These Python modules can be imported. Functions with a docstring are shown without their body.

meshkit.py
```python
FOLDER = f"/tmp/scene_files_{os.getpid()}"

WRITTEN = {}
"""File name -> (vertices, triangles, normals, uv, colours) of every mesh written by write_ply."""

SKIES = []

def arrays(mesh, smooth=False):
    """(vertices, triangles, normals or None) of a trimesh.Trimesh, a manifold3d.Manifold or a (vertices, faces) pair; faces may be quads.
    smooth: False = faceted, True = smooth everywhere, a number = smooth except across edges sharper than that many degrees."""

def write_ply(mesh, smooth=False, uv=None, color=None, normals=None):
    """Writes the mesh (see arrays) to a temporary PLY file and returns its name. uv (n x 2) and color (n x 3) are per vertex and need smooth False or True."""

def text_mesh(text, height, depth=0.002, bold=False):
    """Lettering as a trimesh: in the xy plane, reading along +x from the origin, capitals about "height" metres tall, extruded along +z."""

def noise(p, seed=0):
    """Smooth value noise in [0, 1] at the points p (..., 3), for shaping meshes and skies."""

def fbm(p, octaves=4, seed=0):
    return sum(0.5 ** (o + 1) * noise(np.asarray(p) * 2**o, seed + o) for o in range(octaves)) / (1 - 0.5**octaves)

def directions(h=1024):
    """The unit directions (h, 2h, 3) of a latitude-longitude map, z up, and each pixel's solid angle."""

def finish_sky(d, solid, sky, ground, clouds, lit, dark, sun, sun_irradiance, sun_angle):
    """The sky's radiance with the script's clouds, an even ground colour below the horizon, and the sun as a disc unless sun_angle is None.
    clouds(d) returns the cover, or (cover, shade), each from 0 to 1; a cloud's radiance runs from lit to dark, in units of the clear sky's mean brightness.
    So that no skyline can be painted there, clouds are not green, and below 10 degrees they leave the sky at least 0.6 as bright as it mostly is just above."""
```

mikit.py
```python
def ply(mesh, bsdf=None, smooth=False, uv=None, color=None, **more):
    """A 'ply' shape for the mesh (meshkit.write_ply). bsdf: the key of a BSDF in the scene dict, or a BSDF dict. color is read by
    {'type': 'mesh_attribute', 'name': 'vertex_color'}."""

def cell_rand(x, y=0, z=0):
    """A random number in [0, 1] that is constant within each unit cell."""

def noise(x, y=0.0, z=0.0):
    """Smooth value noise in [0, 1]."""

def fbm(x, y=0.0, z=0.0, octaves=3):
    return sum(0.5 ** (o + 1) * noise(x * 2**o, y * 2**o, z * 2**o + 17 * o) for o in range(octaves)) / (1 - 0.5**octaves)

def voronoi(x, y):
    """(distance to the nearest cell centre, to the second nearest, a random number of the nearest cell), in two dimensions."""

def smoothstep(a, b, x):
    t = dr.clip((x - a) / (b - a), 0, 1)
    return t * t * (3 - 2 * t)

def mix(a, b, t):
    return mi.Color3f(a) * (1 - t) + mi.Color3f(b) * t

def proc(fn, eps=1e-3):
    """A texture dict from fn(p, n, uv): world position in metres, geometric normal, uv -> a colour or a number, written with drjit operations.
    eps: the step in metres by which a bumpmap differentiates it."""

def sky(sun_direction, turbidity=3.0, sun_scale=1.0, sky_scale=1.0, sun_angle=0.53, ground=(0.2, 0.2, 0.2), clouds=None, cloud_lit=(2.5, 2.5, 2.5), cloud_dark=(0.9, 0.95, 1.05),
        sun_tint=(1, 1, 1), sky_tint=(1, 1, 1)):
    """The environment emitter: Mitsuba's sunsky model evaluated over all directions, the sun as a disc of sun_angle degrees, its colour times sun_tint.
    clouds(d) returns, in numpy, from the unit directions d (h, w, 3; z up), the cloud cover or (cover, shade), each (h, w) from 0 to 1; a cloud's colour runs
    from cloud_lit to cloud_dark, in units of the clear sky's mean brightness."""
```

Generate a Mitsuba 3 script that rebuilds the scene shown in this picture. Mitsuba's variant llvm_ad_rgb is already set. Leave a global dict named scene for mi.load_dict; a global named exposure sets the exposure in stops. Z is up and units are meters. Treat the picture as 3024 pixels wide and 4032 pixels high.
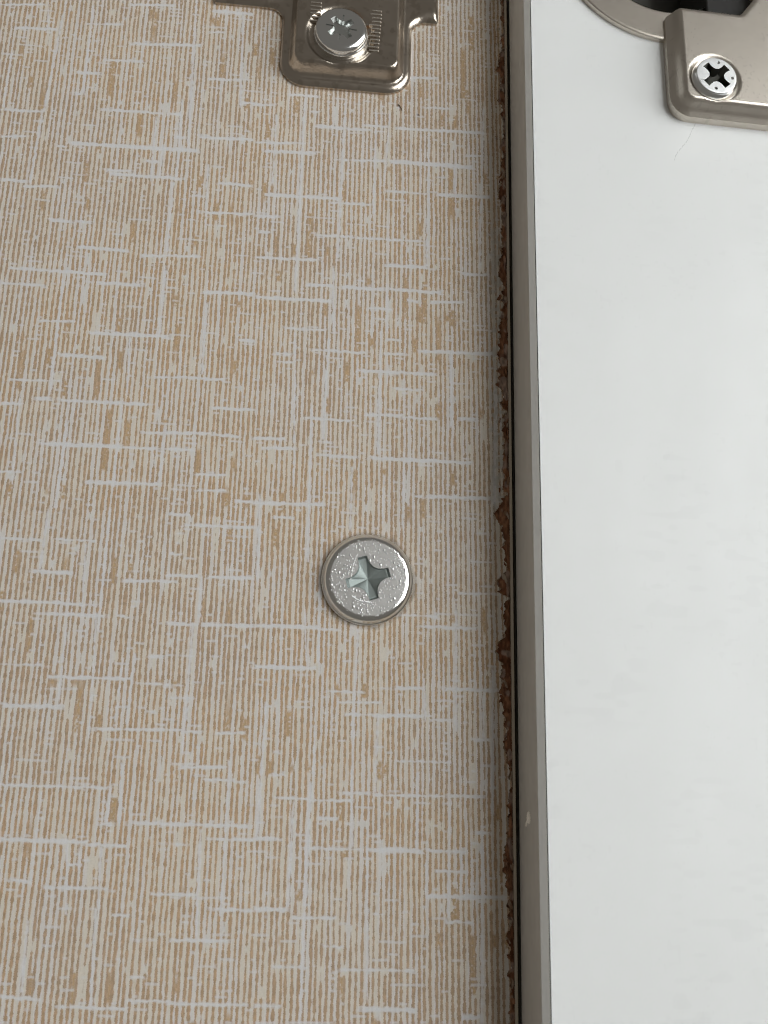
"""Close-up of a cabinet side panel with a chipped edge, an open door, hinge plates and screws. Lengths below are millimetres, turned into metres by W() and D()."""
import math, random
import numpy as np, trimesh, manifold3d as m3, shapely
import drjit as dr
import mitsuba as mi
import mikit, meshkit
from mikit import proc, noise, fbm, cell_rand, smoothstep, mix
from shapely.geometry import Polygon, Point, box as sbox
from scipy.spatial import Delaunay

T = mi.ScalarTransform4f
scene, labels = {}, {}
rng = np.random.default_rng(7)

# ------------------------------------------------------------------ camera, light, exposure
MM = 1e-3
def W(p):                      # panel frame: x right along the panel, z up along it, h out of it
    p = np.asarray(p, float)
    return np.stack([p[..., 0], -p[..., 2], p[..., 1]], -1) * MM
cam = W([-9.196, -24.778, 140.0])
fwd = np.array([0.081015, 0.964159, 0.252655])
up = np.array([-0.049773, -0.249258, 0.967157])
scene['camera'] = {'type': 'thinlens', 'fov': 49.6, 'fov_axis': 'x', 'near_clip': 0.01, 'far_clip': 20.0,
    'aperture_radius': 0.0005, 'focus_distance': 0.150,
    'to_world': T().look_at(origin=cam.tolist(), target=(cam + fwd).tolist(), up=up.tolist())}
exposure = 0.0
# daylight from a window to the right, in front of the cabinet, and the dim light of the rest of the room
win_c = np.array([1.00, -0.80, 0.20])
scene['window'] = {'type': 'rectangle', 'to_world': T().look_at(origin=win_c.tolist(), target=[0.0, 0.0, 0.02], up=[0, 0, 1]) @ T().scale([0.68, 0.58, 1.0]),
    'emitter': {'type': 'area', 'radiance': {'type': 'rgb', 'value': [4.35, 4.45, 4.42]}}}
scene['room_light'] = {'type': 'constant', 'radiance': {'type': 'rgb', 'value': [0.150, 0.142, 0.129]}}
labels['window'] = {'label': 'bright daylight window beside the open cabinet', 'category': 'window', 'kind': 'structure'}

# ------------------------------------------------------------------ print of the linen laminate: slubs as x0,x1,z0,z1,half width (0.1 and 0.01 mm)
WEFT = "-724,-649,10621,10680,25 -512,-425,11441,11524,22 -550,-477,10057,10104,25 -502,-368,10503,10613,25 -596,-553,9718,9731,25 -350,-281,9836,9875,21 -544,-431,8917,8948,22 -416,-393,8946,8970,21 -724,-650,8727,8752,22 -591,-354,8110,8176,34 -518,-472,7592,7602,26 -511,-375,7515,7534,26 -354,-249,8487,8523,24 -721,-674,8132,8179,20 -708,-656,7211,7211,23 -663,-602,7106,7146,19 -607,-569,6442,6438,29 -560,-538,6452,6455,19 -551,-463,5926,5921,28 -308,-242,7506,7501,25 -397,-380,8443,8443,21 -350,-323,10958,10990,19 -592,-524,10876,10938,16 -357,-340,7176,7192,20 -446,-420,7863,7855,23 -613,-596,8021,8021,17 -348,-268,11488,11489,30 -599,-582,9226,9237,24 -763,-676,11134,11240,16 -281,-254,9354,9364,21 -340,-238,6844,6887,20 -254,-215,9337,9367,25 -184,-126,9646,9653,20 -129,-72,8969,8968,28 -72,-23,8957,8982,21 -36,13,9076,9097,21 25,198,9074,9143,25 -248,-172,8479,8521,22 -229,-129,8297,8344,27 15,179,8304,8324,35 -90,9,8237,8299,19 -218,-77,7340,7368,27 -95,-18,7275,7294,23 110,216,7633,7680,27 14,92,7630,7634,17 -238,-189,6855,6879,23 -224,-207,6528,6527,20 -120,-51,6543,6564,20 -51,90,6548,6587,18 15,94,6015,6031,26 -232,-112,5971,6022,21 -127,-78,5491,5505,25 -64,17,5491,5500,25 22,121,5521,5519,26 -226,-85,5166,5182,25 60,78,5312,5294,19 101,165,5312,5355,24 165,209,5952,5962,23 -143,-125,9294,9295,18 47,107,10300,10347,22 -11,29,5098,5098,19 80,145,9618,9651,16 167,207,8576,8609,21 -167,-94,4576,4587,21 -664,-494,5402,5402,23 -676,-601,5084,5098,21 -508,-429,5219,5236,26 -318,-227,5184,5218,26 -597,-539,4396,4430,19 -510,-370,4227,4254,27 -558,-481,3770,3763,25 -336,-266,3479,3485,23 -390,-339,3452,3477,15 -589,-563,2914,2922,25 -547,-398,2912,2923,23 -646,-608,2791,2807,17 -281,-211,2940,2941,23 -398,-280,2400,2461,20 -280,-234,2438,2432,20 -570,-432,2100,2121,28 -432,-314,2107,2135,19 -486,-361,1455,1483,24 -637,-549,3240,3271,14 -231,-200,1251,1254,22 -308,-250,1692,1710,17 -303,-248,1405,1434,15 -629,-596,1566,1571,19 -248,-220,4283,4272,21 -438,-335,5841,5912,22 -180,-147,4066,4074,21 -112,-67,4175,4192,20 -70,-14,4175,4184,21 20,54,4193,4208,21 83,217,4289,4333,25 -32,114,3831,3847,23 -177,-146,3902,3909,18 -15,54,2979,3005,23 54,116,2970,2979,19 158,189,3005,3010,21 -119,-37,2847,2854,19 -208,-152,2417,2431,21 -193,-135,2246,2270,23 -94,-56,2171,2179,18 -72,-23,2155,2169,18 -1,180,2168,2178,26 79,95,1505,1505,20 104,211,1518,1533,25 -200,-81,1233,1276,25 -164,-130,1005,1001,19 36,84,3522,3509,16 -89,-73,2417,2412,17 19,48,4484,4490,18 -608,-544,421,413,17 -522,-457,437,442,16 -557,-490,-111,-120,25 -598,-501,-624,-622,20 -501,-447,-634,-637,18 -523,-426,-807,-805,21 -410,-322,-213,-188,23 -338,-283,-91,-80,18 -270,-191,-87,-79,23 -318,-197,789,796,20 -338,-307,967,962,19 -334,-314,277,273,18 -326,-276,-885,-898,18 -274,-186,-884,-876,24 -350,-331,-1438,-1443,16 -506,-376,-1820,-1802,22 -363,-292,-1871,-1884,16 -584,-522,-1642,-1632,12 -568,-481,-2282,-2275,24 -425,-286,-2606,-2580,16 -286,-262,-2603,-2608,17 -235,-191,-2613,-2601,15 -347,-334,-2311,-2319,19 -406,-388,-798,-816,15 -186,-77,-870,-866,24 -74,-43,-891,-892,18 -181,-81,-1547,-1537,23 91,133,-776,-778,21 133,188,-786,-777,26 54,120,-596,-601,17 162,223,-184,-171,15 52,101,-1817,-1802,19 134,222,-1799,-1801,22 -43,27,-2069,-2060,13 -27,13,-2260,-2256,17 15,104,-2260,-2258,22 109,145,-2306,-2308,15 -32,17,-3487,-3484,19 22,136,-3506,-3499,15 143,201,-3490,-3497,19 -134,-76,-3578,-3589,18 -71,-10,-3600,-3599,16 -143,-124,-3232,-3235,16 -143,-131,-2880,-2884,14 55,145,-2973,-2975,12 186,211,-2614,-2608,15 -59,1,-1902,-1895,11 -554,-396,-3477,-3488,18 -548,-420,-4265,-4288,26 -419,-359,-4321,-4329,20 -360,-172,-3996,-4011,20 -232,-164,-4212,-4212,17 -402,-381,-4019,-4026,16 -526,-499,-4836,-4854,17 -473,-380,-4936,-4947,18 -311,-244,-5014,-5017,17 -222,-157,-5209,-5224,19 -278,-188,-5650,-5654,21 -334,-321,-5654,-5659,13 -229,-211,-6003,-6008,15 -329,-313,-6152,-6158,14 -286,-214,-3152,-3135,21 -244,-201,-3328,-3330,14 -517,-460,-6423,-6462,16 -435,-334,-6552,-6575,16 -335,-272,-6469,-6478,12 -274,-157,-6509,-6527,17 -443,-425,-4609,-4606,15 -278,-264,-4298,-4307,13 -367,-344,-5309,-5317,12 186,208,-4046,-4047,21 -89,-63,-4315,-4319,16 -60,10,-4326,-4326,15 12,105,-4326,-4334,27 105,176,-4322,-4334,20 111,240,-4994,-4995,24 -157,-101,-5209,-5214,24 -100,-79,-5322,-5327,17 -79,-30,-5320,-5322,14 -164,-128,-4197,-4191,22 -148,-112,-6534,-6543,20 10,94,-6577,-6592,25 169,195,-6679,-6685,23 -122,-73,-6004,-6012,16 -27,93,-6042,-6047,14 -47,-23,-5714,-5724,13 125,176,-4624,-4629,13 142,184,-5354,-5372,17 -62,-38,-3873,-3875,16 27,41,-5256,-5265,11"
WARP = "1136,879,-6393,-6480,19 879,716,-6508,-6536,24 1128,921,-5847,-5815,21 1171,824,-3851,-3720,21 880,744,-4381,-4351,20 823,752,-4197,-4202,17 1148,925,-2897,-2800,21 1005,878,-7248,-7244,18 931,751,-3930,-3887,18 741,594,-3935,-3913,21 787,648,-3313,-3258,17 1121,1070,-6700,-6664,17 958,608,-742,-763,24 957,731,-1547,-1533,23 943,710,-125,-113,20 942,779,152,74,17 915,759,-2081,-2075,16 904,606,943,941,18 838,772,1457,1461,24 731,535,-1533,-1514,22 977,563,2044,1945,17 589,460,-826,-771,20 555,467,195,218,20 560,427,-3909,-3895,22 520,306,-5699,-5646,20 251,98,-5293,-5309,26 297,145,-4406,-4400,20 494,358,-3105,-3077,22 420,314,-4401,-4345,19 256,150,-3628,-3633,22 294,136,-6149,-6062,14 466,228,105,119,21 441,245,-847,-868,20 307,28,-1089,-1029,23 225,95,585,587,19 429,288,1411,1436,22 455,163,-1470,-1337,15 196,85,-333,-318,18 359,140,2257,2215,29 132,-15,-1900,-1856,22 186,102,240,236,16 97,-8,-5409,-5424,19 102,-105,-4405,-4376,19 -142,-249,-3749,-3761,23 -89,-293,-2860,-2855,21 -9,-83,-2775,-2764,18 42,-56,-4741,-4677,15 -85,-274,-4422,-4328,16 -153,-249,-3933,-3951,16 -102,-221,-4891,-4865,15 -26,-141,-795,-766,19 -88,-262,-123,-161,19 -165,-234,1005,1041,18 -43,-245,1540,1552,21 -213,-355,-1577,-1584,21 -252,-355,-763,-761,21 -232,-344,255,239,16 -250,-349,-140,-128,16 -146,-375,2172,2160,21 -53,-137,-1039,-970,14 -182,-256,2014,2013,16 -351,-401,-3913,-3928,23 -309,-400,-3769,-3720,24 -434,-531,-3961,-3898,20 -525,-655,-3927,-3869,21 -305,-529,-2099,-2072,18 -358,-490,-4951,-4939,16 -430,-527,-4470,-4375,18 -409,-562,-2471,-2414,19 -543,-639,-4914,-4874,16 -437,-467,-4279,-4266,16 -333,-518,-796,-798,27 -313,-428,-142,-98,21 -362,-518,-1049,-1057,18 -357,-527,1459,1448,21 -433,-645,145,215,15 -402,-678,1984,1978,21 -315,-431,928,924,16 -316,-415,-1585,-1593,21 -529,-678,-792,-784,22 -430,-493,1662,1640,16 -440,-494,1097,1081,13"

def segs(t):
    out = []
    for s in t.split():
        a, b, c, d, w = map(float, s.split(','))
        if a > b: a, b, c, d = b, a, d, c
        out.append((a / 10, b / 10, c / 100, d / 100, min(w / 100, .62)))
    return out
WEFT_S, WARP_S = segs(WEFT), segs(WARP)

def linen(p, n, uv):
    x, z = p.x * 1000.0, p.z * 1000.0
    # fine wobble of the print's edges
    w1 = noise(x * 2.2, z * 1.5, 1.0) - 0.5
    w2 = noise(x * 1.6 + 50, z * 2.4, 2.0) - 0.5
    w3 = noise(x * 0.45, z * 0.35, 3.0) - 0.5
    # printed tan bars, one per rib, with pale ribs between them
    xr = x + 0.0125 * z + 0.07 * w1 + 0.12 * w3
    u = xr / 0.88
    i = dr.floor(u)
    a = cell_rand(i)
    slow = noise(i * 7.31, z * 0.13, 4.0)
    fast = noise(i * 3.17, z * 1.7, 5.0)
    fine = noise(x * 4.0, z * 3.2, 6.0)
    off = u - i - 0.5 - 0.22 * (a - 0.5) - 0.14 * (slow - 0.5)
    f = dr.abs(off)
    half = 0.235 + 0.18 * (fast - 0.5) + 0.07 * (cell_rand(i, 5) - 0.5) + 0.06 * (fine - 0.5)
    half = half + 0.11 * (noise(x * 0.05 + 3, z * 0.40, 8.2) - 0.5) + 0.07 * (noise(x * 0.9, z * 1.6, 8.3) - 0.5)
    half = half - 0.24 * smoothstep(0.84, 0.93, noise(i * 4.7 + 1, z * 0.33, 8.0))       # a bar breaks off
    rib = smoothstep(half - 0.07, half + 0.07, f)
    j = dr.floor(u - 0.11 * (a - 0.5) + 0.5)                                             # the pale rib between two bars
    lost = smoothstep(0.865, 0.91, noise(j * 5.71 + 3, z * 0.16, 7.0)) * smoothstep(0.30, 0.62, fine * 0.5 + 0.5 * noise(x * 1.6, z * 0.7, 7.5) + 0.12)
    grey = smoothstep(0.55, 0.70, noise(j * 11.13 + 9, z * 0.06, 8.5))
    # short bridges across the bars
    row = dr.floor(z / 0.85 + 0.15 * w3)
    fz = dr.abs(z / 0.85 + 0.15 * w3 - row - 0.5)
    br = noise(x * 0.65, row * 3.7, 9.0)
    bridge = smoothstep(0.76, 0.86, br) * (1 - smoothstep(0.08, 0.34, fz + 0.12 * w1))
    # woven slubs
    s = mi.Float(-1.0)
    for x0, x1, z0, z1, hw in WEFT_S:
        t = (x - x0) / max(x1 - x0, 0.1)
        zc = z0 + (z1 - z0) * t
        e = dr.minimum(x - x0, x1 - x) + 1.1 * w1
        s = dr.maximum(s, dr.minimum(hw * 1.30 + 0.36 * w2 - dr.abs(z - zc), 0.35 * e + 0.05))
    wa = mi.Float(-1.0)
    for z0, z1, x0, x1, hw in WARP_S:
        t = (z - z0) / max(z1 - z0, 0.1)
        xc = x0 + (x1 - x0) * t
        e = dr.minimum(z - z0, z1 - z) + 1.1 * w2
        wa = dr.maximum(wa, dr.minimum(hw * 1.12 + 0.30 * w1 - dr.abs(x - xc), 0.25 * e + 0.05))
    slub = dr.maximum(0.90 * smoothstep(-0.15, 0.17, s), 0.85 * smoothstep(-0.11, 0.12, wa))
    # colours
    tone = noise(x * 0.09, z * 0.07, 10.0)
    tan = mix(mi.Color3f(0.440, 0.306, 0.194), mi.Color3f(0.412, 0.296, 0.202), smoothstep(0.3, 0.7, tone))
    tan = tan * (0.84 + 0.32 * noise(x * 3.4, z * 2.2, 11.0))
    cream = mix(mi.Color3f(0.648, 0.600, 0.525), mi.Color3f(0.645, 0.620, 0.590), dr.maximum(grey, smoothstep(0.45, 0.75, slow)))
    white = mi.Color3f(0.660, 0.655, 0.660)
    c = mix(tan, cream, rib * 0.96)
    c = mix(c, mi.Color3f(0.420, 0.282, 0.145) * (0.8 + 0.4 * fine), lost * rib * 0.9)
    c = mix(c, white, bridge * 0.65)
    c = mix(c, white, slub)
    # scuffed strip beside the broken edge
    edge = smoothstep(20.6, 23.0, x + 1.6 * w3) * smoothstep(0.35, 0.62, noise(x * 2.6, z * 1.6, 12.0)) * smoothstep(8.0, 16.0, z) * (1 - smoothstep(60.0, 80.0, z))
    c = mix(c, mi.Color3f(0.46, 0.455, 0.425), edge * 0.7)
    r = dr.sqrt(dr.square(x - 0.05) + dr.square(z + 0.2))                       # contact shade round the screw head, painted as a mottled brown ring
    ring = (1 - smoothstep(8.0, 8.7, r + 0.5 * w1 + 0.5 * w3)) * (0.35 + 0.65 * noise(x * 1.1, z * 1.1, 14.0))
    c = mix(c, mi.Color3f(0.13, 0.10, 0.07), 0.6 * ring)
    grain = noise(x * 9.0, z * 9.0, 13.0)
    return c * (0.94 + 0.12 * grain)

def linen_relief(p, n, uv):
    x, z = p.x * 1000.0, p.z * 1000.0
    return noise(x * 6.0, z * 6.0, 21.0) + 0.6 * noise(x * 2.0, z * 2.0, 22.0)

def core_col(p, n, uv):
    x, y, z = p.x * 1000.0, p.y * 1000.0, p.z * 1000.0
    a = fbm(x * 0.9, z * 0.45, y * 1.5, octaves=3)
    b = noise(x * 1.1, z * 0.6, 31.0)
    c = mix(mi.Color3f(0.17, 0.068, 0.032), mi.Color3f(0.34, 0.17, 0.095), smoothstep(0.35, 0.68, a))
    c = mix(c, mi.Color3f(0.40, 0.31, 0.26), 0.75 * smoothstep(0.60, 0.74, b))
    return c * (0.62 + 0.62 * noise(x * 3, z * 1.6, 33.0))

def paper_col(p, n, uv):
    x, z = p.x * 1000.0, p.z * 1000.0
    return mix(mi.Color3f(0.40, 0.33, 0.26), mi.Color3f(0.25, 0.15, 0.09), smoothstep(0.35, 0.65, fbm(x * 1.5, z * 0.8, 35.0)))

def door_white(p, n, uv):
    x, z = p.x * 1000.0, p.z * 1000.0
    a = fbm(x * 0.05, z * 0.12, 41.0, octaves=3)
    s = smoothstep(0.60, 0.72, noise(x * 0.30, z * 0.9, 43.0)) * smoothstep(0.5, 0.8, noise(x * 0.08 + 4, z * 0.06, 44.0))
    d = smoothstep(0.80, 0.88, noise(x * 1.3, z * 1.3, 45.0)) * smoothstep(0.55, 0.75, noise(x * 0.2, z * 0.2, 46.0))
    g = noise(x * 5, z * 5, 47.0)
    return mi.Color3f(0.765, 0.777, 0.772) * (0.985 + 0.03 * a - 0.022 * s - 0.018 * d + 0.012 * (g - 0.5))

def door_rough(p, n, uv):
    x, z = p.x * 1000.0, p.z * 1000.0
    return 0.28 + 0.22 * fbm(x * 0.12, z * 0.05, 40.0) + 0.10 * noise(x * 0.9, z * 0.15, 42.0)

def door_relief(p, n, uv):
    x, z = p.x * 1000.0, p.z * 1000.0
    return noise(x * 1.1, z * 1.1, 48.0) + 0.5 * noise(x * 2.3, z * 2.3, 49.0)

def edge_taupe(p, n, uv):
    y, z = p.y * 1000.0, p.z * 1000.0
    return mi.Color3f(0.535, 0.522, 0.492) * (0.95 + 0.07 * noise(y * 0.9, z * 0.25, 51.0) + 0.03 * noise(y * 4, z * 1.5, 52.0))

def metal_noise(sx, sz, seed):
    def fn(p, n, uv):
        x, y, z = p.x * 1000.0, p.y * 1000.0, p.z * 1000.0
        return noise(x * sx, z * sz, y * sx + seed) + 0.5 * noise(x * sx * 2.1, z * sz * 2.1, y * sx + seed + 3)
    return fn

def nickel_dark_col(p, n, uv):
    x, z = p.x * 1000.0, p.z * 1000.0
    r = dr.sqrt(dr.square(x + 9.05) + dr.square(z - 107.8))
    rust = smoothstep(4.6, 5.6, r) * (1 - smoothstep(5.8, 7.2, r)) * smoothstep(-9.5, -6.0, x) * smoothstep(107.5, 110.5, z)
    rust = rust * smoothstep(0.30, 0.62, fbm(x * 1.3, z * 1.3, 61.0))
    dirt = smoothstep(0.56, 0.74, fbm(x * 0.9, z * 0.9, 62.0))
    c = mix(mi.Color3f(0.50, 0.44, 0.375), mi.Color3f(0.38, 0.325, 0.265), dirt * 0.6)
    return mix(c, mi.Color3f(0.55, 0.27, 0.12), rust)

def nickel_rough(p, n, uv):
    x, z = p.x * 1000.0, p.z * 1000.0
    return 0.19 + 0.12 * fbm(x * 0.7, z * 0.7, 63.0)

def hinge_col(p, n, uv):
    x, z = p.x * 1000.0, p.z * 1000.0
    d = smoothstep(0.78, 0.90, noise(x * 1.9 + 0.8 * z, z * 1.7 - 0.7 * x, 71.0)) * smoothstep(0.52, 0.75, noise(x * 0.16, z * 0.16, 72.0))
    return mi.Color3f(0.655, 0.60, 0.53) * (0.97 + 0.05 * fbm(x * 0.6, z * 0.6, 73.0) - 0.10 * d)

def zinc_col(p, n, uv):
    x, y, z = p.x * 1000.0, p.y * 1000.0, p.z * 1000.0
    return mi.Color3f(0.74, 0.73, 0.71) * (0.90 + 0.16 * fbm(x * 1.2, z * 1.2, y + 81.0))

def zinc_rough(p, n, uv):
    x, y, z = p.x * 1000.0, p.y * 1000.0, p.z * 1000.0
    return 0.20 + 0.14 * fbm(x * 0.8, z * 0.8, 83.0)

def rgb(*c): return {'type': 'rgb', 'value': list(c)}
def bump(inner, fn, scale, eps): return {'type': 'twosided', 'bsdf': {'type': 'bumpmap', 'arbitrary': proc(fn, eps=eps), 'scale': scale, 'bsdf': inner}}
def two(inner): return {'type': 'twosided', 'bsdf': inner}
P = lambda **k: {'type': 'principled', **k}
def bsdf(key, d): scene[key] = d
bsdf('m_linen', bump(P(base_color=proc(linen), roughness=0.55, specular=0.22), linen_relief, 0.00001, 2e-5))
bsdf('m_core', two(P(base_color=proc(core_col), roughness=0.85, specular=0.2)))
bsdf('m_paper', two(P(base_color=proc(paper_col), roughness=0.8, specular=0.2)))
bsdf('m_band', two(P(base_color=rgb(0.50, 0.44, 0.35), roughness=0.55)))
bsdf('m_door', bump(P(base_color=proc(door_white), roughness=proc(door_rough), specular=0.5), door_relief, 0.000004, 5e-5))
bsdf('m_edge', two(P(base_color=proc(edge_taupe), roughness=0.45, specular=0.4)))
bsdf('m_nickel', bump(P(base_color=proc(nickel_dark_col), metallic=1.0, roughness=proc(nickel_rough)), metal_noise(3.0, 3.0, 91.0), 0.000012, 4e-5))
bsdf('m_hinge', bump(P(base_color=proc(hinge_col), metallic=1.0, roughness=0.36), metal_noise(4.0, 4.0, 93.0), 0.000008, 4e-5))
bsdf('m_cup', two(P(base_color=rgb(0.20, 0.195, 0.18), metallic=0.8, roughness=0.45)))
bsdf('m_black', two(P(base_color=rgb(0.012, 0.011, 0.010), roughness=0.5)))
bsdf('m_zinc', bump(P(base_color=proc(zinc_col), metallic=1.0, roughness=0.37), metal_noise(1.5, 4.0, 95.0), 0.000005, 4e-5))
bsdf('m_zinc_bright', bump(P(base_color=rgb(0.74, 0.74, 0.72), metallic=1.0, roughness=0.13), metal_noise(1.2, 1.2, 97.0), 0.00002, 4e-5))
bsdf('m_zinc_white', two(P(base_color=rgb(0.86, 0.87, 0.87), metallic=0.85, roughness=0.5)))
bsdf('m_zinc_smooth', two(P(base_color=rgb(0.78, 0.79, 0.79), metallic=1.0, roughness=0.16)))
bsdf('m_recess', two(P(base_color=rgb(0.40, 0.45, 0.435), metallic=1.0, roughness=0.62)))
bsdf('m_recess_pale', two(P(base_color=rgb(0.58, 0.60, 0.585), metallic=1.0, roughness=0.28)))
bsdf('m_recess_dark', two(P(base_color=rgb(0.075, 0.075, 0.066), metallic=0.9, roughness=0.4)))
bsdf('m_bead', two(P(base_color=rgb(0.90, 0.91, 0.91), metallic=1.0, roughness=0.07)))
bsdf('m_fibre', two(P(base_color=rgb(0.13, 0.10, 0.075), roughness=0.6)))
bsdf('m_hair', two(P(base_color=rgb(0.46, 0.45, 0.45), roughness=0.5)))
bsdf('m_fleck', two(P(base_color=rgb(0.90, 0.87, 0.80), roughness=0.6)))

# ------------------------------------------------------------------ helpers
def key_of(name, parent=None):
    k = (parent + '__' if parent else '') + name
    if k not in scene and k not in labels: return k
    i = 1
    while f'{k}_{i:03d}' in scene or f'{k}_{i:03d}' in labels: i += 1
    return f'{k}_{i:03d}'
def vf(mesh):
    if hasattr(mesh, 'to_mesh'):
        m = mesh.to_mesh(); return np.array(m.vert_properties[:, :3], float), np.array(m.tri_verts)
    if isinstance(mesh, tuple): return np.asarray(mesh[0], float), np.asarray(mesh[1])
    return np.array(mesh.vertices), np.array(mesh.faces)
TH = math.radians(1.5); X0, H0 = 27.45, 11.00          # the open door leans 1.5 degrees away from the panel
def D(p):                      # door frame: u along the door's inner face from its edge, z up, H out of the face
    p = np.asarray(p, float)
    return np.stack([X0 + p[..., 0] * math.cos(TH) + p[..., 2] * math.sin(TH), p[..., 1], H0 - p[..., 0] * math.sin(TH) + p[..., 2] * math.cos(TH)], -1)
def part(name, mesh, bs, parent=None, frame=None, smooth=False):
    v, f = vf(mesh)
    k = key_of(name, parent)
    if frame: v = frame(v)
    scene[k] = mikit.ply((W(v), f), bs, smooth=smooth)
    return k
def thing(name, label, cat, group=None):
    k = key_of(name); labels[k] = {'label': label, 'category': cat}
    if group: labels[k]['group'] = group
    return k
def tag(k, label, cat=None, kind=None):
    labels[k] = {'label': label}
    if cat: labels[k]['category'] = cat
    if kind: labels[k]['kind'] = kind
def prism(poly, h0, h1):
    m = trimesh.creation.extrude_polygon(poly, h1 - h0, engine='earcut')
    m.apply_translation([0, 0, h0]); return m
def rbox(x0, x1, z0, z1, h0, h1, r=0.15):
    return m3.Manifold.batch_hull([m3.Manifold.sphere(r, 12).translate([x, z, h]) for x in (x0 + r, x1 - r) for z in (z0 + r, z1 - r) for h in (h0 + r, h1 - r)])
def lathe(prof, seg=96):
    """profile (r, h) from the axis outwards and down, closed to the axis at both ends"""
    return m3.CrossSection([[(r, h) for r, h in prof]], m3.FillRule.NonZero).revolve(seg)
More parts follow.
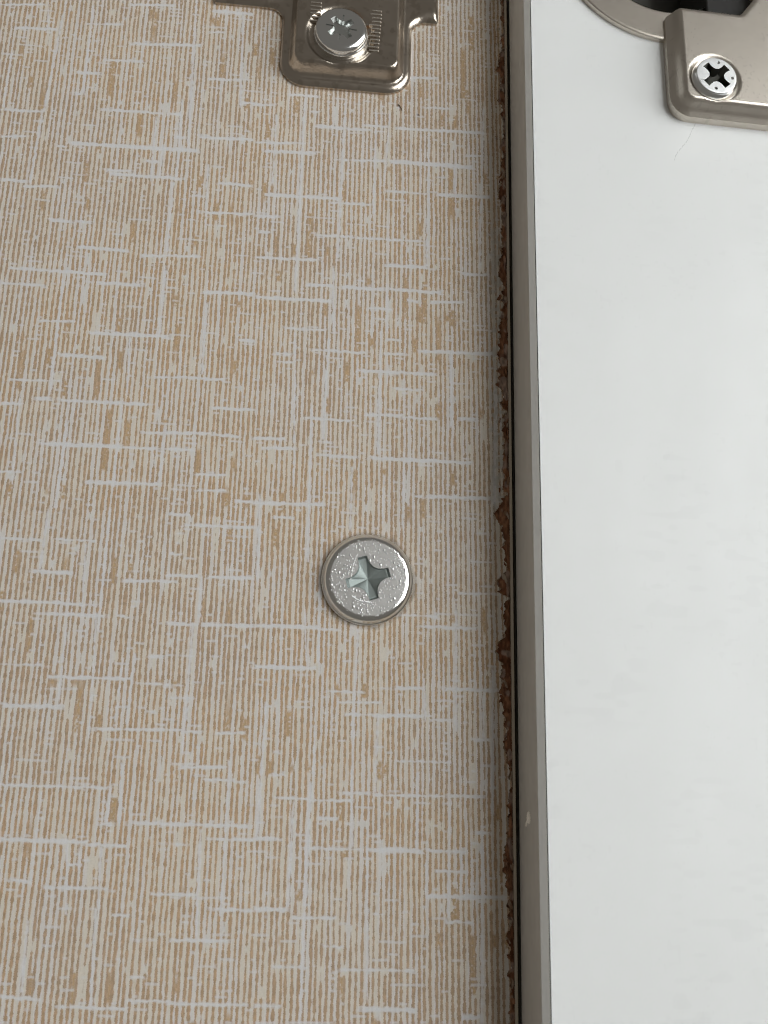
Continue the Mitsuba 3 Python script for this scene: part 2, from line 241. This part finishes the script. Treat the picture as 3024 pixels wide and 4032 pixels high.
def stamp(poly, hfun, step=0.3, low=0.0):
    """a pressed sheet: outline poly, height hfun(x, z) above the surface it lies on, skirt down to low"""
    ring = np.array(poly.exterior.segmentize(step).coords)[:-1]
    rings = [ring] + [np.array(r.segmentize(step).coords)[:-1] for r in poly.interiors]
    extra = []
    for off in (0.12, 0.3):
        q = poly.buffer(-off)
        for g in getattr(q, 'geoms', [q]):
            extra.append(np.array(g.exterior.segmentize(step).coords)[:-1])
            extra += [np.array(r.segmentize(step).coords)[:-1] for r in g.interiors]
    a, b, c, d = poly.bounds
    gx, gz = np.meshgrid(np.arange(a, c, step), np.arange(b, d, step))
    g = np.stack([gx.ravel(), gz.ravel()], 1)
    g = g[shapely.contains_xy(poly.buffer(-0.42), g[:, 0], g[:, 1])]
    pts = np.vstack(rings + extra + [g])
    tri = Delaunay(pts).simplices
    cen = pts[tri].mean(1)
    tri = tri[shapely.contains_xy(poly, cen[:, 0], cen[:, 1])]
    e1, e2 = pts[tri[:, 1]] - pts[tri[:, 0]], pts[tri[:, 2]] - pts[tri[:, 0]]
    ar = e1[:, 0] * e2[:, 1] - e1[:, 1] * e2[:, 0]
    tri = tri[np.abs(ar) > 1e-6]; ar = ar[np.abs(ar) > 1e-6]
    tri[ar < 0] = tri[ar < 0][:, ::-1]
    h = hfun(pts[:, 0], pts[:, 1])
    v = np.column_stack([pts, h])
    n0, fs, at = len(v), [tri], 0
    vs = [v]
    cnt = len(v)
    for r in rings:
        m = len(r)
        lowv = np.column_stack([r, np.full(m, low)])
        vs.append(lowv)
        i = np.arange(m); j = (i + 1) % m
        fs += [np.stack([at + i, cnt + i, cnt + j], 1), np.stack([at + i, cnt + j, at + j], 1)]
        at += m; cnt += m
    m = trimesh.Trimesh(np.vstack(vs), np.vstack(fs), process=False)
    return m
def S(a, b, x):
    t = np.clip((x - a) / (b - a), 0, 1); return t * t * (3 - 2 * t)
def dist_in(poly):
    line = poly.boundary
    return lambda x, z: np.where(shapely.contains_xy(poly, x, z), 1, -1) * shapely.distance(shapely.points(x, z), line)
def cross(L, hw, c):
    """outline of a cross recess: arm length L, half width hw at the tips, c pulls the corners between the arms inwards"""
    pts = []
    for k in range(4):
        ca, sa = math.cos(k * math.pi / 2), math.sin(k * math.pi / 2)
        loc = [(L, -hw), (L, hw)]
        for t in np.linspace(0, 1, 9)[1:-1]:
            loc.append(((1 - t) ** 2 * L + 2 * t * (1 - t) * c + t * t * hw, (1 - t) ** 2 * hw + 2 * t * (1 - t) * c + t * t * L))
        pts += [(x * ca - y * sa, x * sa + y * ca) for x, y in loc]
    return m3.CrossSection([pts])
def split(mesh, test):
    v, f = vf(mesh)
    on = test(v[f].mean(1))
    out = []
    for sel in (~on, on):
        m = trimesh.Trimesh(v, f[sel], process=False); m.remove_unreferenced_vertices(); out.append(m)
    return out

# ------------------------------------------------------------------ the cabinet side panel
EDGE = [[24.33, 122.44], [24.37, 115.39], [23.95, 111.64], [23.15, 106.99], [23.89, 103.91], [23.29, 99.82], [24.23, 98.37], [24.38, 93.99], [23.96, 88.54], [24.11, 84.28], [23.72, 81.08], [23.32, 76.67], [23.87, 74.26], [23.99, 69.85], [23.02, 60.45], [24.04, 57.92], [22.74, 37.28], [23.88, 35.31], [23.35, 33.24], [24.11, 31.54], [23.82, 28.58], [23.93, 25.94], [23.71, 21.99], [23.75, 20.05], [23.91, 16.21], [23.58, 14.92], [21.46, 12.66], [22.69, 11.09], [23.17, 9.86], [23.9, 7.88], [23.86, 4.19], [24.09, 2.37], [22.37, 0.47], [22.24, -1.34], [24.17, -2.09], [23.79, -4.26], [23.99, -8.38], [22.9, -9.7], [21.71, -11.37], [22.52, -13.07], [22.87, -14.21], [22.85, -17.06], [23.26, -19.6], [23.75, -23.06], [23.7, -27.47], [24.13, -30.36], [24.5, -33.12], [24.08, -35.51], [24.26, -37.33], [23.84, -40.39], [23.42, -43.6], [23.12, -45.72], [23.58, -47.46], [24.13, -49.54], [23.74, -50.92], [24.09, -53.14], [23.88, -55.69], [24.22, -58.54], [24.0, -61.86], [24.14, -65.95]]
pn = thing('cabinet_side_panel', 'beige linen-patterned cabinet side panel with a broken brown right edge', 'cabinet panel')
ez = np.arange(-78.0, 150.0, 0.10)
pts = np.array(EDGE)[np.argsort([e[1] for e in EDGE])]
pts = np.vstack([[24.0, -80], [23.6, -72], pts, [23.9, 127], [24.1, 133], [23.7, 140], [24.1, 152]])
ex = np.interp(ez, pts[:, 1], pts[:, 0])
ex = np.where(ex < 23.2, 23.2 - 0.6 * (23.2 - ex), ex)
zz = np.stack([ez, ez * 0, ez * 0], 1)
ex = ex + 0.55 * (meshkit.noise(zz * 1.1, 3) - 0.5) + 0.45 * (meshkit.noise(zz * 2.4, 5) - 0.5) + 0.14 * (meshkit.noise(zz * 5.5, 6) - 0.5)
ex = np.minimum(ex, 24.75)
lam = Polygon([(-125, -78)] + list(zip(ex, ez)) + [(-125, ez[-1])])
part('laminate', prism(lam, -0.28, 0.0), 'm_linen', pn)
torn = ex + 0.02 + 0.75 * np.clip(meshkit.noise(zz * 1.7, 21) - 0.42, 0, 1) + 0.25 * meshkit.noise(zz * 5.0, 22) * (meshkit.noise(zz * 0.8, 23) > 0.45)
k = part('paper_layer', prism(Polygon([(15, -78)] + list(zip(np.minimum(torn, 24.9), ez)) + [(15, ez[-1])]), -0.40, -0.285), 'm_paper', pn)
labels[k] = {'label': 'torn paper layer under the laminate'}
# bare chipboard along the edge
gx, gz = np.arange(20.2, 25.01, 0.16), np.arange(-78.0, 150.0, 0.16)
X, Z = np.meshgrid(gx, gz)
q = np.stack([X, Z, X * 0], -1)
hh = -0.30 - 0.75 * (meshkit.fbm(q * [0.8, 0.4, 1], 3, 11) - 0.28) + 0.35 * (meshkit.noise(q * [2.0, 1.0, 1], 13) - 0.5)
hh = np.minimum(hh, np.where(X < 22.0, -0.29, -0.02))
hh = hh - 0.35 * S(24.4, 24.9, X) * meshkit.noise(q * 1.3, 17)
nx = len(gx)
I, J = np.meshgrid(np.arange(len(gz) - 1), np.arange(nx - 1), indexing='ij')
a = (I * nx + J).ravel()
core = (np.stack([X, Z, hh], -1).reshape(-1, 3), np.stack([a, a + 1, a + nx + 1, a + nx], 1))
k = part('chipboard_core', (core[0], np.vstack([core[1][:, [0, 1, 2]], core[1][:, [0, 2, 3]]])), 'm_core', pn, smooth=True)
labels[k] = {'label': 'bare reddish brown chipboard along the broken edge'}
chips = []
for i in range(150):
    z = rng.uniform(-70, 130); x = rng.uniform(23.0, 24.8)
    c = m3.Manifold.sphere(1.0, 6).scale([rng.uniform(.15, .45), rng.uniform(.3, 1.3), rng.uniform(.08, .18)]).rotate([rng.uniform(-25, 25), rng.uniform(-25, 25), rng.uniform(-35, 35)]).translate([x, z, rng.uniform(-.45, -.10)])
    chips.append(trimesh.Trimesh(*vf(c), process=False))
k = part('wood_chip', trimesh.util.concatenate(chips[50:]), 'm_core', pn)
labels[part('pale_chip', trimesh.util.concatenate(chips[:50]), 'm_paper', pn)] = {'kind': 'stuff', 'label': 'pale splinters in the broken edge'}
labels[k] = {'kind': 'stuff', 'label': 'loose splinters in the broken edge'}
part('board', rbox(-125, 24.95, -78, 150, -16, -1.25, 0.1), 'm_core', pn)
part('gap_light_stop', rbox(22.0, 28.5, -78, 150, -14, -9.2, 0.1), 'm_core', pn)  # added unseen box, keeps light from behind out of the door gap
band = rbox(24.98, 25.46, -78, 150, -16, -0.12, 0.12)
k = part('edge_band', band, 'm_band', pn)
labels[k] = {'label': 'thin pale edge band along the broken edge'}

# ------------------------------------------------------------------ the door
CUP_C, CUP_R = (27.55, 129.4), 15.45
dr_ = thing('cabinet_door', 'plain white cabinet door standing open, with taupe edge, right of the broken panel edge', 'cabinet door')
slab = Polygon([(0.07, -95), (190, -95), (190, 175), (0.07, 175)], [[(CUP_C[0] + CUP_R * math.cos(t), CUP_C[1] + CUP_R * math.sin(t)) for t in np.linspace(0, 2 * np.pi, 97)[:-1]]])
part('slab', prism(slab, -20.0, 0.0), 'm_door', dr_, D)
# edge strip: flat face, bevel towards the inner face, a fine glue line before the white
pr = [(27.46, -0.75), (26.9, -0.6), (26.15, -0.30), (25.99, -0.12), (25.955, 0.10), (26.19, 10.05), (26.215, 10.30), (26.27, 10.46), (27.33, 10.92), (27.37, 10.95), (27.43, 10.82), (27.46, 10.3)]
strip = m3.CrossSection([pr[::-1]], m3.FillRule.NonZero).extrude(270, 90).translate([0, 0, -95])
v, f = vf(strip)
v = v[:, [0, 2, 1]]; f = f[:, ::-1]                     # (x, h) outline, extruded along z
k = part('edge_strip', (v, f), 'm_edge', dr_, smooth=35)
labels[k] = {'label': 'taupe edge strip with a narrow bevel'}

# ------------------------------------------------------------------ round bolt head in the panel
cx, cz = 0.05, -0.20
bolt = thing('connecting_screw', 'shiny round screw head with wet beads in the middle of the linen panel', 'screw')
prof = [(0, 1.95), (6.35, 1.95), (6.50, 1.935), (6.68, 1.89), (6.88, 1.80), (7.06, 1.68), (7.22, 1.52), (7.33, 1.35), (7.42, 1.15), (7.46, 1.00), (7.50, 0.80), (7.58, 0.70), (7.74, 0.60), (7.84, 0.45), (7.86, 0.28), (7.80, 0.0), (7.4, -0.8), (0, -0.8)]
head = lathe(prof[::-1], 128)
rec = cross(3.45, 0.74, 0.80).extrude(0.80, 8, 0, (0.05, 0.05)).rotate([180, 0, 0]).translate([0, 0, 1.50])
rec = (rec + cross(3.82, 0.82, 0.74).extrude(0.55, 1, 0, (0.905, 0.905)).rotate([180, 0, 0]).translate([0, 0, 2.0])).rotate([0, 0, 17.5])
body = m3.Manifold.cylinder(2.4, 3.2, 3.2, 48).translate([0, 0, -2.6]) + head
rim, inner = split((body - rec).translate([cx, cz, 0]), lambda c: (np.hypot(c[:, 0] - cx, c[:, 1] - cz) < 4.2) & (c[:, 2] < 1.93))
rim, top = split(rim, lambda c: c[:, 2] > 1.94)
part('head', rim, 'm_zinc_bright', bolt, smooth=28)
part('top_face', top, 'm_zinc', bolt)
k = part('cross_recess', inner, 'm_recess', bolt)
labels[k] = {'label': 'greenish cross recess with bright facets'}
beads = []
cr = np.array([math.cos(math.radians(17.5)), math.sin(math.radians(17.5))])
def in_cross(x, z, m=0.25):
    a, b = abs(x * cr[0] + z * cr[1]), abs(-x * cr[1] + z * cr[0])
    return max(a, b) < 3.9 + m and (min(a, b) < 0.8 + m or a + b < 3.3 + m)
spots = []
while len(spots) < 265:
    r, t = 6.6 * math.sqrt(rng.random()), rng.uniform(0, 2 * math.pi)
    x, z = r * math.cos(t), r * math.sin(t)
    s = rng.choice([0.075, 0.10, 0.13, 0.18], p=[.30, .34, .24, .12]) * 1.35
    if in_cross(x, z) or any((x - a) ** 2 + (z - b) ** 2 < (1.15 * (s + c)) ** 2 for a, b, c in spots): continue
    if rng.random() > 0.45 + 0.55 * S(0.3, 0.6, meshkit.noise(np.array([x * .35, z * .35, 3.0]), 4)): continue
    spots.append((x, z, s))
for x, z, s in spots:
    b = trimesh.creation.icosphere(2, s)
    b.vertices *= [rng.uniform(.8, 1.05), rng.uniform(.95, 1.5), 0.75]
    b.apply_translation([cx + x, cz + z, 1.95]); beads.append(b)
for pa in ([(-2.0, 3.9), (-2.5, 2.6), (-2.75, 1.2), (-2.95, -.4)], [(-2.6, -3.2), (-1.7, -3.75), (-.6, -4.0), (.7, -4.15)]):   # runs of water
    pa = np.array(pa); t = np.linspace(0, len(pa) - 1, 26)
    for q in t:
        if rng.random() < .25: continue
        x, z = np.interp(q, range(len(pa)), pa[:, 0]), np.interp(q, range(len(pa)), pa[:, 1])
        b = trimesh.creation.icosphere(1, 0.10); b.vertices *= [1, 1.6, .6]; b.apply_translation([cx + x, cz + z, 1.95]); beads.append(b)
k = part('bead', trimesh.util.concatenate(beads), 'm_bead', bolt, smooth=True)
labels[k] = {'kind': 'stuff', 'label': 'tiny bright beads of moisture on the screw head'}

# ------------------------------------------------------------------ hinge mounting plate on the panel
pl = thing('hinge_mounting_plate', 'dark nickel hinge mounting plate with stamped scale marks, screwed to the linen panel', 'hinge plate')
SX, SZ = -9.05, 107.8
wing = sbox(-20.85, 98.35, 5.35, 150).buffer(-5.2).buffer(5.2)
foot = wing.union(sbox(-34.9, 116.45, 10.75, 150).buffer(-0.5).buffer(0.5))
foot = foot.buffer(3.0).buffer(-3.0)
dw, df = dist_in(sbox(-20.85, 98.35, 5.35, 190).buffer(-4.8).buffer(4.8)), dist_in(foot)
def plate_h(x, z):
    d, e = dw(x, z), df(x, z)
    h = 1.25 + 2.95 * np.clip(S(1.55, 3.15, d) * 1.0, 0, 1)
    h = h - 0.70 * (1 - np.clip(e / 1.05, 0, 1)) ** 2
    h = h + 0.55 * S(8.3, 10.0, z - 110) * 0
    side = np.clip(-d, 0, 3) / 3                                    # the arms of the plate bow up a little past the fillets
    h = h + side * 0.35 * S(116.6, 118.2, z) - side * 0.3 * S(119.0, 121.5, z)
    r = np.hypot(x - SX, z - SZ)
    h = h - 0.55 * (1 - S(6.2, 7.1, r)) * (d > 2.5)                  # sunk seat round the screw
    h = h + 0.8 * S(117.6, 118.6, z) * (d > 3.6) * S(3.6, 4.6, d)
    return h
k = part('plate', stamp(foot, plate_h, 0.3), 'm_nickel', pl, smooth=50)
for i in range(12):
    z = 104.75 + 0.88 * i
    ln = 2.35 if i % 3 == 1 else 1.9
    x1 = -1.15 - (0.0 if i > 7 else 0.35 * (1 - i / 8))
    part('scale_mark', rbox(x1 - ln, x1, z - 0.17, z + 0.17, 3.7, 4.42, 0.14), 'm_hinge', pl, smooth=True)
for i in range(6):
    z = 110.6 + 0.88 * i
    part('scale_mark', rbox(-15.4, -13.2, z - 0.17, z + 0.17, 3.7, 4.42, 0.14), 'm_hinge', pl, smooth=True)

ms = thing('mounting_screw', 'grey pan-head screw with star recess in the dark mounting plate', 'screw')
prof = [(0, 6.1), (4.15, 6.1), (4.55, 6.02), (4.90, 5.78), (5.10, 5.40), (5.16, 5.0), (5.18, 4.75), (5.30, 4.62), (5.36, 4.4), (5.34, 3.55), (5.1, 3.1), (0, 3.1)]
head = lathe(prof[::-1], 96)
rec = cross(2.85, 0.62, 0.50).extrude(0.8, 1, 0, (0.80, 0.80)).rotate([180, 0, 0]).translate([0, 0, 6.15]).rotate([0, 0, 38])
ticks = m3.Manifold()
for k_ in range(4):
    t = m3.Manifold.cube([1.5, 0.30, 0.5], True).translate([2.3, 0, 6.1]).rotate([0, 0, 83 + 90 * k_])
    ticks = ticks + t
core_m = m3.Manifold.cylinder(0.55, 1.05, 1.05, 24).translate([0, 0, 5.6])
rim, inner = split((head - rec - ticks).translate([SX, SZ, 0]), lambda c: (np.hypot(c[:, 0] - SX, c[:, 1] - SZ) < 3.15) & (c[:, 2] < 6.08))
part('head', rim, 'm_zinc_smooth', ms, smooth=28)
k = part('star_recess', inner, 'm_recess_pale', ms)

# ------------------------------------------------------------------ hinge cup on the door
hg = thing('hinge_cup', 'satin nickel hinge cup with curved flange on the white door', 'hinge')
ring = Point(*CUP_C).buffer(22.1, 64).difference(Point(*CUP_C).buffer(15.35, 64))
fl = ring.intersection(sbox(0, 80, 28.8, 175))
k = part('flange', stamp(fl, lambda x, z: 1.0 - 0.18 * (1 - np.clip(dist_in(fl)(x, z) / 0.35, 0, 1)) ** 2, 0.35), 'm_hinge', hg, D, smooth=50)
labels[k] = {'label': 'flat curved flange of the hinge cup'}
HX, HZ = 34.35, 96.35
hous = sbox(26.58, 89.4, 90, 150).buffer(-3.9).buffer(3.9)
slot = Polygon([(20, 112.1), (41.0, 112.1), (45.1, 117.7), (45.1, 160), (20, 160)]).buffer(-1.2).buffer(1.2)
hous = hous.difference(slot)
hous = max(getattr(hous, 'geoms', [hous]), key=lambda g: g.area)
hous = hous.buffer(-0.8).buffer(0.8)
dh = dist_in(sbox(26.58, 89.4, 130, 190).buffer(-3.7).buffer(3.7)); de = dist_in(hous)
def hous_h(x, z):
    d, e = dh(x, z), de(x, z)
    h = 1.5 + 0.75 * np.clip(d / 0.8, 0, 1) + 2.05 * S(0.7, 2.1, d)
    h = h - 0.35 * (1 - np.clip(e / 0.9, 0, 1)) ** 2 * (d > 1.5)
    r = np.hypot(x - HX, z - HZ)
    h = h - 0.65 * (1 - S(4.45, 5.25, r))
    return h
k = part('arm_plate', stamp(hous, hous_h, 0.3), 'm_hinge', hg, D, smooth=50)
labels[k] = {'label': 'raised satin plate with rounded corner'}
t = np.linspace(0, 2 * np.pi, 97)[:-1]
cprof = [(15.4, 0.95), (15.2, 0.7), (15.1, 0.3), (15.0, -11.0), (14.2, -12.0), (0.01, -12.0)]
cv = np.array([[CUP_C[0] + r * math.cos(a), CUP_C[1] + r * math.sin(a), h] for r, h in cprof for a in t])
cf = []
for i in range(len(cprof) - 1):
    for j in range(96):
        a, b = i * 96 + j, i * 96 + (j + 1) % 96
        cf += [[a, b, b + 96], [a, b + 96, a + 96]]
k = part('cup_well', (cv, np.array(cf)), 'm_cup', hg, D, smooth=40)
labels[k] = {'label': 'dark hollow of the cup'}
k = part('link_block', rbox(35.7, 60, 107.5, 150, -9, 1.2, 0.4), 'm_black', hg, D, smooth=30)

ds = thing('door_hinge_screw', 'bright whitish cross-head screw with three small dimples in the satin hinge', 'screw')
prof = [(0, 5.15), (3.75, 5.15), (3.92, 5.08), (4.02, 4.90), (4.10, 4.62), (4.28, 4.40), (4.42, 4.15), (4.42, 3.85), (4.2, 3.3), (0, 3.0)]
head = lathe(prof[::-1], 96)
rec = cross(3.02, 0.80, 0.12).extrude(1.5, 6, 0, (0.60, 0.60)).rotate([180, 0, 0]).translate([0, 0, 5.2]).rotate([0, 0, 43])
dim = m3.Manifold()
for x, z in ((0.55, 2.95), (3.1, -0.3), (-0.35, -3.0)):
    dim = dim + m3.Manifold.sphere(0.36, 20).translate([x, z, 5.28])
dim = dim + m3.Manifold.cube([0.9, 0.22, 0.3], True).rotate([0, 0, 12]).translate([-3.0, -1.45, 5.15])
rim, inner = split((head - rec - dim).translate([HX - 0.1, HZ - 0.2, 0]), lambda c: (np.hypot(c[:, 0] - HX + .1, c[:, 1] - HZ + .2) < 3.1) & (c[:, 2] < 5.1))
rim, side = split(rim, lambda c: c[:, 2] < 5.10)
part('head', rim, 'm_zinc_white', ds, D, smooth=28)
part('rim', side, 'm_zinc_smooth', ds, D, smooth=40)
k = part('cross_recess', inner, 'm_recess_dark', ds, D)
labels[k] = {'label': 'dark cross recess'}

# ------------------------------------------------------------------ hairs and flecks
def tube(pts, r, frame=None):
    pts = np.array(pts, float)
    t = np.linspace(0, len(pts) - 1, 40)
    from scipy.interpolate import CubicSpline
    p = CubicSpline(range(len(pts)), pts)(t)
    out = m3.Manifold()
    rr = np.broadcast_to(r, (2,)) if np.ndim(r) < 2 else r
    sp = [m3.Manifold.sphere(rr[0] + (rr[1] - rr[0]) * i / 39, 8).translate(list(q)) for i, q in enumerate(p)]
    return m3.Manifold.batch_boolean([m3.Manifold.batch_hull([sp[i], sp[i + 1]]) for i in range(39)], m3.OpType.Add)
def lone(name, mesh, bs, label, cat, frame=None):
    k = part(name, mesh, bs, None, frame, smooth=40); tag(k, label, cat)
lone('hair', tube([(32.15, 89.4, .06), (30.8, 86.6, .08), (29.9, 84.8, .06), (28.5, 83.0, .10), (27.6, 81.5, .06), (27.3, 80.2, .06)], (.034, .028)), 'm_hair', 'fine grey hair on the white door below the hinge', 'hair', D)
lone('fibre', tube([(3.05, 96.3, .1), (3.5, 95.75, .22), (3.9, 95.0, .1)], (.10, .075)), 'm_fibre', 'dark curled fibre under the hinge mounting plate, the bigger and left one of two', 'fibre')
lone('fibre', tube([(6.9, 94.45, .08), (7.15, 94.3, .15), (7.4, 94.0, .08)], (.075, .06)), 'm_fibre', 'shorter dark fibre under the hinge mounting plate, nearer the broken edge', 'fibre')
fl_ = m3.Manifold.sphere(1, 10).scale([0.26, 0.95, 1.0]).rotate([24, 0, 0]).translate([26.07, -37.5, 5.5]) + m3.Manifold.sphere(1, 8).scale([0.16, 0.60, 0.34]).rotate([40, 0, 0]).translate([26.03, -38.5, 4.3])
lone('paint_fleck', fl_, 'm_fleck', 'small whitish fleck stuck on the taupe door edge', 'fleck')
